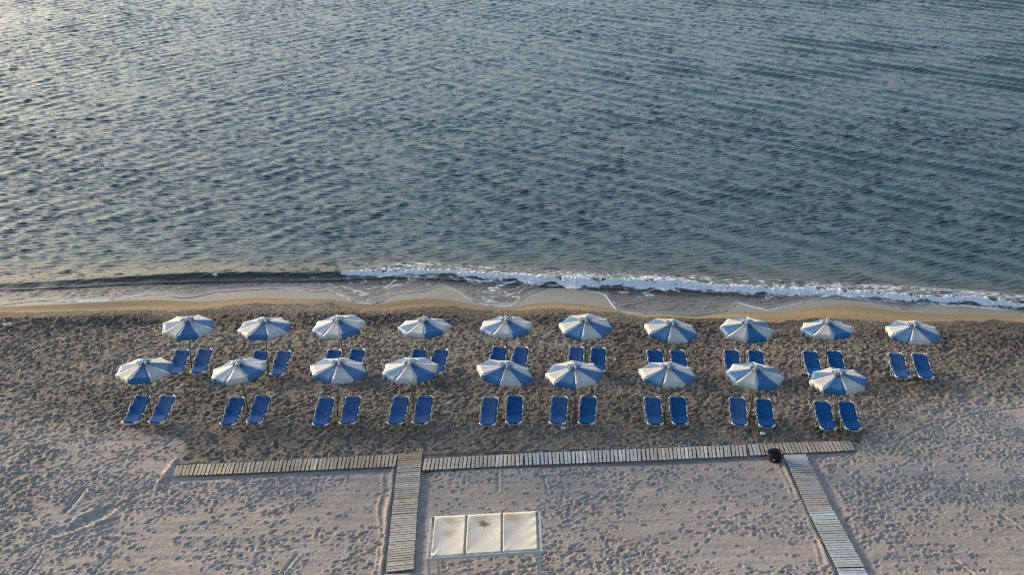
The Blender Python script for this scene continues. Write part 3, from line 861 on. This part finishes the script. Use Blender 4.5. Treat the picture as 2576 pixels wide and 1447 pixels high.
# ---------------------------------------------------------------- sunbeds
def bed_section(y):
    """height of the bed surface along its length: foot y=-0.95 .. head y=+0.95"""
    return float(np.interp(y, [-.97, -.25, .97], [.33, .335, .60]))
def make_bed(variant=0):
    root = empty("sunbed", (0, 0, 0))
    W = .30
    # cloth
    m = MB()
    rows = []
    ys = np.linspace(-.93, .93, 25)
    for y in ys:
        hw = W + .012
        if y < -.85: hw -= (-.85 - y) * .9
        if y > .85: hw -= (y - .85) * .7
        row = []
        for j in range(9):
            s = j / 8 * 2 - 1
            z = bed_section(y) - .022 * (1 - s * s) * math.cos(y / .93 * math.pi / 2) ** .5 if abs(y) < .929 else bed_section(y) - .004
            if variant and -.42 < y < .05: z -= .02 * math.exp(-((y + .22) / .08) ** 2)
            row.append((s * hw, y, z))
        rows.append(row)
    rows.insert(0, [(x, -.945, z - .045) for (x, y, z) in rows[0]])
    vs = [p for row in rows for p in row]
    m.add(vs, [(i * 9 + j, i * 9 + j + 1, (i + 1) * 9 + j + 1, (i + 1) * 9 + j) for i in range(len(rows) - 1) for j in range(8)])
    solid(m.build("cloth", M_BEDCLOTH, root, True), .008)
    # outer frame with chamfered corners
    m = MB()
    zf = lambda y: bed_section(y) - .012
    ring = [(-.20, -.985), (.20, -.985), (.285, -.93), (.31, -.82), (.31, -.25), (.31, .80), (.285, .90), (.19, .965), (-.19, .965), (-.285, .90), (-.31, .80), (-.31, -.25), (-.31, -.82), (-.285, -.93)]
    pts = [(x, y, zf(y) - (.03 if y < -.95 else 0)) for x, y in ring]
    m.tube([(x * .985, y, z - .012) for x, y, z in pts], .007, 8, closed=True)
    m.build("frame", M_FRAME, root, True)
    # white corner caps
    for sx_, sy_ in ((-1, -1), (1, -1), (-1, 1), (1, 1)):
        m = MB()
        yy = (lambda v: -v) if sy_ < 0 else (lambda v: v)
        pp = [(sx_ * .315, yy(.79)), (sx_ * .300, yy(.88)), (sx_ * .255, yy(.94)), (sx_ * .185, yy(.975))]
        m.tube([(x, y, zf(y) + .006) for x, y in pp], [.018, .026, .026, .018], 8)
        m.build("corner_cap", M_CAP, root, True)
    # legs: bent tube loops
    for sx_ in (-1, 1):
        x = sx_ * .335
        m = MB()
        m.tube([(x, .35, zf(.35) + .005), (x, .12, zf(.12) + .012), (x, -.02, zf(-.02) - .01), (x + sx_ * .01, -.10, .15), (x + sx_ * .01, -.16, -.01), (x, -.36, .12), (x, -.55, zf(-.55) - .02)], .013, 8)
        m.tube([(x, .36, zf(.36) + .012), (x, .10, zf(.10) + .02)], .019, 8)
        m.build("leg", M_FRAME, root, True)
        m = MB()
        m.tube([(x - sx_ * .02, .90, zf(.90)), (x, .86, .42), (x + sx_ * .005, .80, .16), (x, .74, -.01), (x, .60, .18), (x - sx_ * .01, .38, zf(.38) - .02)], .012, 8)
        m.build("leg", M_FRAME, root, True)
    for yb in (-.16, .74):
        m = MB(); m.tube([(-.33, yb, .0), (.33, yb, .0)], .011, 6)
        m.build("crossbar", M_FRAME, root, True)
    for sx_ in (-1, 1):
        m = MB(); m.tube([(sx_ * .295, -.22, zf(-.22) + .01), (sx_ * .345, -.22, zf(-.22) + .01)], .030, 10)
        m.build("hinge", M_CAP, root, True)
    reg(root)
    return root
bed_a = make_bed(0)
bed_b = make_bed(1)
first = {0: True, 1: True}
cnt_b = {'b': 0, 'f': 0}
for i, (bx_, by_, yaw, ln, row) in enumerate(BED):
    var = 1 if i in (1, 9, 23, 27, 29, 30, 32, 33, 35, 37, 21) else 0
    src_ = bed_b if var else bed_a
    o = src_ if first[var] else copy_tree(src_)
    first[var] = False
    k = cnt_b[row]; cnt_b[row] += 1
    yy = R(yaw * .75 - 1.0)
    zg = zmean(bx_, by_, .6)
    o.location = (bx_, by_, zg + .01)
    o.rotation_euler = (0, 0, yy)
    side = "left" if k % 2 == 0 else "right"
    tag(o, "blue sunbed, %s one of the pair under the %s parasol of the %s" % (side, ORD[k // 2], rowname[row]), "sunbed", "blue sunbeds in pairs under the parasols")

# ---------------------------------------------------------------- boardwalks
def lerp2(a, b, t_): return (a[0] + (b[0] - a[0]) * t_, a[1] + (b[1] - a[1]) * t_)
def walkway(quad, along, pitch, label, seed, base=(.46, .43, .38), stain=.0, zt=.075, bury=False, tone=None, groups="slatted wooden walkway sections"):
    """quad = 4 ground points; along: 'x' slats laid one after another from quad[0]->quad[1], 'y' from quad[0]->quad[3]"""
    rg = random.Random(seed)
    A, B, Cq, Dq = quad
    if along == 'x': e0, e1, f0, f1 = A, B, Dq, Cq
    else: e0, e1, f0, f1 = A, Dq, B, Cq
    ln = math.hypot(e1[0] - e0[0], e1[1] - e0[1])
    n = max(2, round(ln / pitch))
    ctr = ((A[0] + B[0] + Cq[0] + Dq[0]) / 4, (A[1] + B[1] + Cq[1] + Dq[1]) / 4)
    root = empty("boardwalk_section", (ctr[0], ctr[1], 0))
    m = MB()
    gap = .27
    tn = 1.0
    for i in range(n):
        t0 = (i + gap / 2) / n; t1 = (i + 1 - gap / 2) / n
        j = rg.uniform(-.012, .012) / ln
        a = lerp2(e0, e1, t0 + j); b = lerp2(e0, e1, t1 + j); j2 = rg.uniform(-.016, .016) / ln; c = lerp2(f0, f1, t1 + j2); d_ = lerp2(f0, f1, t0 + j2)
        # uneven slat ends
        o0 = rg.uniform(-.012, .012); o1 = rg.uniform(-.012, .012)
        a2, d2 = lerp2(a, d_, o0), lerp2(a, d_, 1 + o1); b2, c2 = lerp2(b, c, o0), lerp2(b, c, 1 + o1)
        z = zt + rg.uniform(-.004, .004)
        tn = tn * .55 + .45 * rg.uniform(.62, 1.22)
        w_ = rg.uniform(-.04, .04)
        bb = tone(i / n) if tone else base
        col = tuple(max(.03, cc * tn * (1 + s_ * w_)) for cc, s_ in zip(bb, (1.6, .3, -1.8)))
        if rg.random() < .07: col = tuple(min(.75, c_ * 1.25 + .03) for c_ in col)
        P_ = [(p[0] - ctr[0], p[1] - ctr[1]) for p in (a2, b2, c2, d2)]
        zb = z - .022
        m.hexa([(p[0], p[1], zb) for p in P_] + [(p[0], p[1], z) for p in P_], 0, col)
    m.build("slats", M_PLANK, root, color=True)
    for tt in (.12, .5, .88):
        a = lerp2(e0, f0, tt); b = lerp2(e1, f1, tt)
        m = MB()
        dx_, dy_ = b[0] - a[0], b[1] - a[1]; l_ = math.hypot(dx_, dy_); nx_, ny_ = -dy_ / l_ * .03, dx_ / l_ * .03
        q = [(a[0] + nx_, a[1] + ny_), (b[0] + nx_, b[1] + ny_), (b[0] - nx_, b[1] - ny_), (a[0] - nx_, a[1] - ny_)]
        q = [(x - ctr[0], y - ctr[1]) for x, y in q]
        m.hexa([(x, y, .005) for x, y in q] + [(x, y, zt - .026) for x, y in q], 0, (.12, .09, .07))
        m.build("runner", M_PLANK, root, color=True)
    tag(root, label, "boardwalk", groups)
    return root
PIT = .1475
br = (.44, .39, .33); gr = (.47, .46, .44); blu = (.44, .48, .52); dk = (.24, .20, .16)
walkway(BW['h1'], 'x', PIT, "brownish slatted walkway section half buried in sand at its left end", 1, base=(.44, .37, .28))
walkway(BW['h2'], 'x', PIT, "pale slatted walkway section just right of the long path's head", 2, base=(.50, .45, .38))
walkway(BW['h3'], 'x', PIT, "bluish slatted walkway section below the sixth landward parasol", 3, base=(.46, .48, .50))
walkway(BW['h4'], 'x', PIT, "greyish slatted walkway section below the eighth landward parasol's left side", 4, base=(.47, .45, .41))
walkway(BW['h5'], 'x', PIT, "brown slatted walkway section running behind the black tub to the free end", 5, tone=lambda t_: (.50, .52, .55) if .03 < t_ < .11 else (.41, .36, .30))
walkway(BW['v1'], 'y', PIT, "upper slatted section of the long path, darkest at its seaward end", 6, tone=lambda t_: tuple(a * (1 - sstep(.05, .35, t_)) + b * sstep(.05, .35, t_) for a, b in zip((.29, .24, .19), (.46, .41, .34))), zt=.095)
walkway(BW['v2'], 'y', PIT, "pale slatted path section with brown stains left of the white canopy", 7, base=(.52, .47, .40), zt=.085)
walkway(BW['v3'], 'y', PIT, "slatted path section just peeping in at the bottom edge of the view", 8, base=(.45, .42, .40))
walkway(BW['r1'], 'y', PIT, "short bluish white slatted piece beside the black tub", 9, base=(.52, .54, .57), zt=.07)
walkway(BW['r2'], 'y', PIT, "mixed brown and grey slatted section of the slanting path below the tub", 10, base=(.48, .43, .38))
walkway(BW['r3'], 'y', PIT, "bluish grey slatted section lower down the slanting path", 11, base=(.48, .49, .47), zt=.085)
walkway(BW['r4'], 'y', PIT, "lowest slatted piece of the slanting path at the bottom edge", 12, base=(.50, .53, .56))

# ---------------------------------------------------------------- white canopy on a steel frame
def make_canvas_material():
    m, nt, p = mat("stained_white_tarpaulin")
    src = coord(nt, None, False)
    n = noise(nt, src, 3, 5, .6)
    colr_ = None
    prev = None
    base = N(nt, "ShaderNodeMix", data_type='RGBA', blend_type='MIX')
    base.inputs[6].default_value = (.58, .55, .48, 1); base.inputs[7].default_value = (.64, .57, .44, 1)
    L(nt, n.outputs[0], base.inputs[0]); prev = base.outputs[2]
    # brown stains of pooled rain: soft warped blobs
    wn_ = noise(nt, src, 5, 4, .7)
    wsub = N(nt, "ShaderNodeVectorMath", operation='SUBTRACT'); wsub.inputs[1].default_value = (.5, .5, .5); L(nt, wn_.outputs["Color"], wsub.inputs[0])
    wsc = N(nt, "ShaderNodeVectorMath", operation='SCALE'); wsc.inputs["Scale"].default_value = .5; L(nt, wsub.outputs[0], wsc.inputs[0])
    wadd = N(nt, "ShaderNodeVectorMath", operation='ADD'); L(nt, src, wadd.inputs[0]); L(nt, wsc.outputs[0], wadd.inputs[1])
    for (x, y, r_, c, k) in STAINS:
        sb = N(nt, "ShaderNodeVectorMath", operation='SUBTRACT'); sb.inputs[1].default_value = (x, y, 0); L(nt, wadd.outputs[0], sb.inputs[0])
        ml = N(nt, "ShaderNodeVectorMath", operation='MULTIPLY'); ml.inputs[1].default_value = (1 / r_[0], 1 / r_[1], 0); L(nt, sb.outputs[0], ml.inputs[0])
        le = N(nt, "ShaderNodeVectorMath", operation='LENGTH'); L(nt, ml.outputs[0], le.inputs[0])
        mr = N(nt, "ShaderNodeMapRange", interpolation_type='SMOOTHSTEP'); mr.inputs["From Min"].default_value = 1; mr.inputs["From Max"].default_value = .15
        mr.inputs["To Max"].default_value = k
        L(nt, le.outputs["Value"], mr.inputs[0])
        mx = N(nt, "ShaderNodeMix", data_type='RGBA', blend_type='MIX'); L(nt, mr.outputs[0], mx.inputs[0]); L(nt, prev, mx.inputs[6]); mx.inputs[7].default_value = (*c, 1)
        prev = mx.outputs[2]
    L(nt, prev, p.inputs["Base Color"]); p.inputs["Roughness"].default_value = .75; p.inputs["Specular IOR Level"].default_value = .25
    wv = noise(nt, coord(nt, (2, 5, 1), False), 2.2, 3)
    b = N(nt, "ShaderNodeBump"); b.inputs["Strength"].default_value = .12; b.inputs["Distance"].default_value = .04
    L(nt, wv.outputs[0], b.inputs["Height"]); L(nt, b.outputs[0], p.inputs["Normal"])
    return m
SA, SB_, SC_, SD = SHADE      # back left, back right, front right, front left
c0 = (sum(p[0] for p in SHADE) / 4, sum(p[1] for p in SHADE) / 4)
def sp(u_, v_):               # u 0..1 left-right, v 0..1 back-front, local coordinates
    a = lerp2(SA, SB_, u_); b = lerp2(SD, SC_, u_); q = lerp2(a, b, v_)
    return (q[0] - c0[0], q[1] - c0[1])
def st(u_, v_): return sp(u_, v_)
STAINS = [(*st(.185, .13), (.34, .32), (.40, .32, .20), .75), (*st(.185, .42), (.30, .32), (.40, .34, .22), .7),
          (*st(.475, .13), (.50, .32), (.48, .38, .24), .8), (*st(.49, .235), (.27, .24), (.12, .10, .05), .97),
          (*st(.745, .14), (.52, .36), (.45, .34, .20), .9)]
M_CANVAS = make_canvas_material()
HS = 2.25
shade = empty("canvas_shelter", (c0[0], c0[1], 0))
for i, (u0, u1) in enumerate(((.035, .318), (.337, .647), (.665, .970))):
    m = MB(); n_ = 28
    rg = random.Random(40 + i)
    ph = [rg.uniform(0, 6) for _ in range(6)]
    vs = []
    for a in range(n_ + 1):
        for b in range(n_ + 1):
            uu, vv = a / n_, b / n_
            x, y = sp(u0 + (u1 - u0) * uu, .015 + .965 * vv)
            sag = -.05 * (math.sin(math.pi * uu) * math.sin(math.pi * vv)) ** .8
            w1 = .010 * math.sin((uu + vv) * 22 + ph[0]) * max(0, 1 - 3 * math.hypot(uu, 1 - vv)) * (2.2 if i == 0 else 1)
            w2 = .008 * math.sin(vv * 26 + uu * 8 + ph[1]) * math.exp(-((1 - uu) / .18) ** 2) * (1.6 if i == 2 else .3)
            w3 = .004 * math.sin(uu * 9 + ph[2]) * math.sin(vv * 13 + ph[3])
            vs.append((x, y, HS + .012 + sag + w1 + w2 + w3))
    m.add(vs, [(a * (n_ + 1) + b, a * (n_ + 1) + b + 1, (a + 1) * (n_ + 1) + b + 1, (a + 1) * (n_ + 1) + b) for a in range(n_) for b in range(n_)])
    solid(m.build("canvas_panel", M_CANVAS, shade, True), .006)
def beam(p, q, z0, z1, w, name="beam", ma=M_STEEL):
    m = MB()
    dx_, dy_ = q[0] - p[0], q[1] - p[1]; l_ = math.hypot(dx_, dy_); nx_, ny_ = -dy_ / l_ * w / 2, dx_ / l_ * w / 2
    qd = [(p[0] + nx_, p[1] + ny_), (q[0] + nx_, q[1] + ny_), (q[0] - nx_, q[1] - ny_), (p[0] - nx_, p[1] - ny_)]
    m.hexa([(x, y, z0) for x, y in qd] + [(x, y, z1) for x, y in qd])
    return m.build(name, ma, shade)
beam(sp(-.012, 1.0), sp(1.012, 1.0), HS - .09, HS, .06)
beam(sp(-.012, 0.0), sp(1.012, 0.0), HS - .09, HS + .004, .05)
beam(sp(.0, .02), sp(.0, .98), HS - .085, HS - .004, .07)
beam(sp(1.0, .02), sp(1.0, .98), HS - .085, HS - .004, .07)
beam(sp(.327, .013), sp(.327, .987), HS - .07, HS + .012, .035, "crossbeam", M_RUST)
beam(sp(.656, .013), sp(.656, .987), HS - .07, HS + .012, .035, "crossbeam", M_RUST)
for (u_, v_) in ((.012, .985), (.988, .985), (.02, .02), (.98, .02)):
    x, y = sp(u_, v_)
    m = MB()
    lean = .10 if v_ > .5 else .16
    if u_ > .5: lean = .06
    w = .042
    top = [(x - w, y - w), (x + w, y - w), (x + w, y + w), (x - w, y + w)]
    m.hexa([(a + lean, b, -.08) for a, b in top] + [(a, b, HS - .09) for a, b in top])
    m.build("leg", M_STEEL, shade)
tag(shade, "flat shelter with three stained white canvas panels on a pale steel frame", "shelter")

# ---------------------------------------------------------------- black tub
def make_tub():
    root = empty("rubber_tub", (9.84, 45.74, 0))
    m = MB(); n = 40
    pr = [(.0, .0), (.215, .0), (.235, .02), (.262, .30), (.30, .335), (.305, .35), (.292, .356), (.27, .345), (.245, .31), (.215, .045), (.0, .04)]
    vs = []
    for r, z in pr:
        for j in range(n):
            a = 2 * math.pi * j / n
            vs.append((max(r, .001) * math.cos(a), max(r, .001) * math.sin(a), z))
    m.add(vs, [(i * n + j, i * n + (j + 1) % n, (i + 1) * n + (j + 1) % n, (i + 1) * n + j) for i in range(len(pr) - 1) for j in range(n)])
    m.build("body", M_BLACK, root, True)
    for s_ in (-1, 1):
        m = MB()
        m.tube([(s_ * .29, -.09, .335), (s_ * .335, -.06, .36), (s_ * .345, 0, .37), (s_ * .335, .06, .36), (s_ * .29, .09, .335)], .012, 6)
        m.build("handle", M_BLACK, root, True)
    m = MB(); a = R(-112)
    m.tube([(.244 * math.cos(a), .244 * math.sin(a), .14), (.262 * math.cos(a), .262 * math.sin(a), .142)], .026, 10)
    m.build("sticker", M_CAP, root, True)
    return root
tub = make_tub(); tub.location.z = .03
tag(tub, "black rubber tub with a white spot standing at the walkway junction", "tub")

# ---------------------------------------------------------------- small things lying about
def blob(name, x, y, sx_, sy_, sz_, ma, label, cat, seed, rot=0, group=None, crumple=.25, dz=.45):
    rg = random.Random(seed)
    bm = bmesh.new()
    bmesh.ops.create_icosphere(bm, subdivisions=3, radius=1)
    ph = [(Vector((rg.gauss(0, 1), rg.gauss(0, 1), rg.gauss(0, 1))) * 2.2, rg.uniform(0, 6)) for _ in range(5)]
    for v in bm.verts:
        f_ = 1 + crumple * sum(math.sin(v.co.dot(k_) + p_) for k_, p_ in ph) / 4
        v.co = Vector((v.co.x * f_ * sx_, v.co.y * f_ * sy_, v.co.z * f_ * sz_))
    me = bpy.data.meshes.new(name); bm.to_mesh(me); bm.free()
    me.polygons.foreach_set("use_smooth", [True] * len(me.polygons))
    o = link_mesh(name, me, None, [ma])
    o.location = (x, y, zat(x, y) + sz_ * dz); o.rotation_euler = (0, 0, rot)
    return tag(o, label, cat, group)
blob("water_canister", 17.07, 53.80, .17, .10, .11, M_PLASTIC, "white plastic container lying at the foot of the rightmost parasol", "container", 1, .2, crumple=.12)
blob("crumpled_bag", 9.60, 50.00, .12, .08, .07, M_TURQ, "turquoise plastic bag at the foot of the eighth landward parasol", "bag", 2)
blob("crumpled_bag", 9.78, 49.95, .08, .06, .05, M_PLASTIC, "small whitish bag beside the turquoise bag", "bag", 3)
blob("toy_bucket", 9.50, 49.55, .09, .10, .11, M_RED, "orange red toy bucket between the two sunbeds", "bucket", 4, crumple=.1)
blob("crumpled_bag", 2.03, 48.40, .11, .08, .05, M_PLASTIC, "pale plastic bag at the foot of a sunbed under the sixth landward parasol", "bag", 5)
blob("crumpled_bag", 9.75, 47.95, .12, .09, .06, M_PLASTIC, "whitish bag on the sand between sunbeds and slatted walkway", "bag", 6)
blob("plastic_tray", .82, 54.40, .13, .05, .02, M_PLASTIC, "flat white tray lying right of the fifth seaward parasol's sunbeds", "tray", 7, crumple=.05, dz=.9)
blob("boulder", -23.3, 58.85, .22, .12, .10, M_STONE, "pale stone lying on the pebbles at the left edge", "stone", 8)
stones = [(-15.36, 56.8, .13, "flat pale stone behind the leftmost seaward parasol"), (-15.0, 56.9, .08, "small pale stone beside the flat one behind the leftmost seaward parasol"),
          (-13.8, 52.4, .09, "pale stone on churned sand above the leftmost landward pair of sunbeds"),
          (-2.59, 50.56, .08, "lone pale stone between the fourth and fifth landward parasols"), (-8.29, 50.32, .06, "small white stone left of the third landward parasol pole"),
          (-8.0, 50.4, .05, "smallest white stone left of the third landward parasol pole"),
          (-1.67, 55.45, .06, "white stone left of the fifth seaward sunbeds"), (4.22, 50.96, .06, "yellowish white stone right of the sixth landward parasol"),
          (4.54, 55.1, .07, "pale stone between sixth and seventh seaward sunbeds"), (-2.13, 48.57, .055, "white stone left of the fifth landward sunbeds' feet"),
          (-1.0, 47.44, .06, "white stone just above the walkway near the shelter"), (-17.86, 47.75, .08, "orange white stone on churned sand left of the smooth patch"),
          (-18.3, 49.6, .07, "pale stone on churned sand near the left edge")]
for i, (x, y, r_, lb) in enumerate(stones):
    blob("stone", x, y, r_, r_ * .75, r_ * .5, M_STONE, lb, "stone", 20 + i, i, "pale stones scattered on the beach")
def stick(pts, r_, label):
    m = MB(); m.tube([(x, y, zat(x, y) + z) for x, y, z in pts], r_, 6)
    o = m.build("driftwood_stick", M_STICK, None, True)
    return tag(o, label, "stick", "sticks on the sand")
stick([(-10.78, 50.4, .02), (-10.72, 50.95, .03), (-10.62, 51.5, .04)], .018, "straight stick beside the second landward parasol's pole")
stick([(-2.96, 57.2, .02), (-2.98, 56.9, .05), (-3.04, 56.5, .03), (-3.05, 56.1, .02)], .02, "pale bent stick behind the fourth seaward parasol")
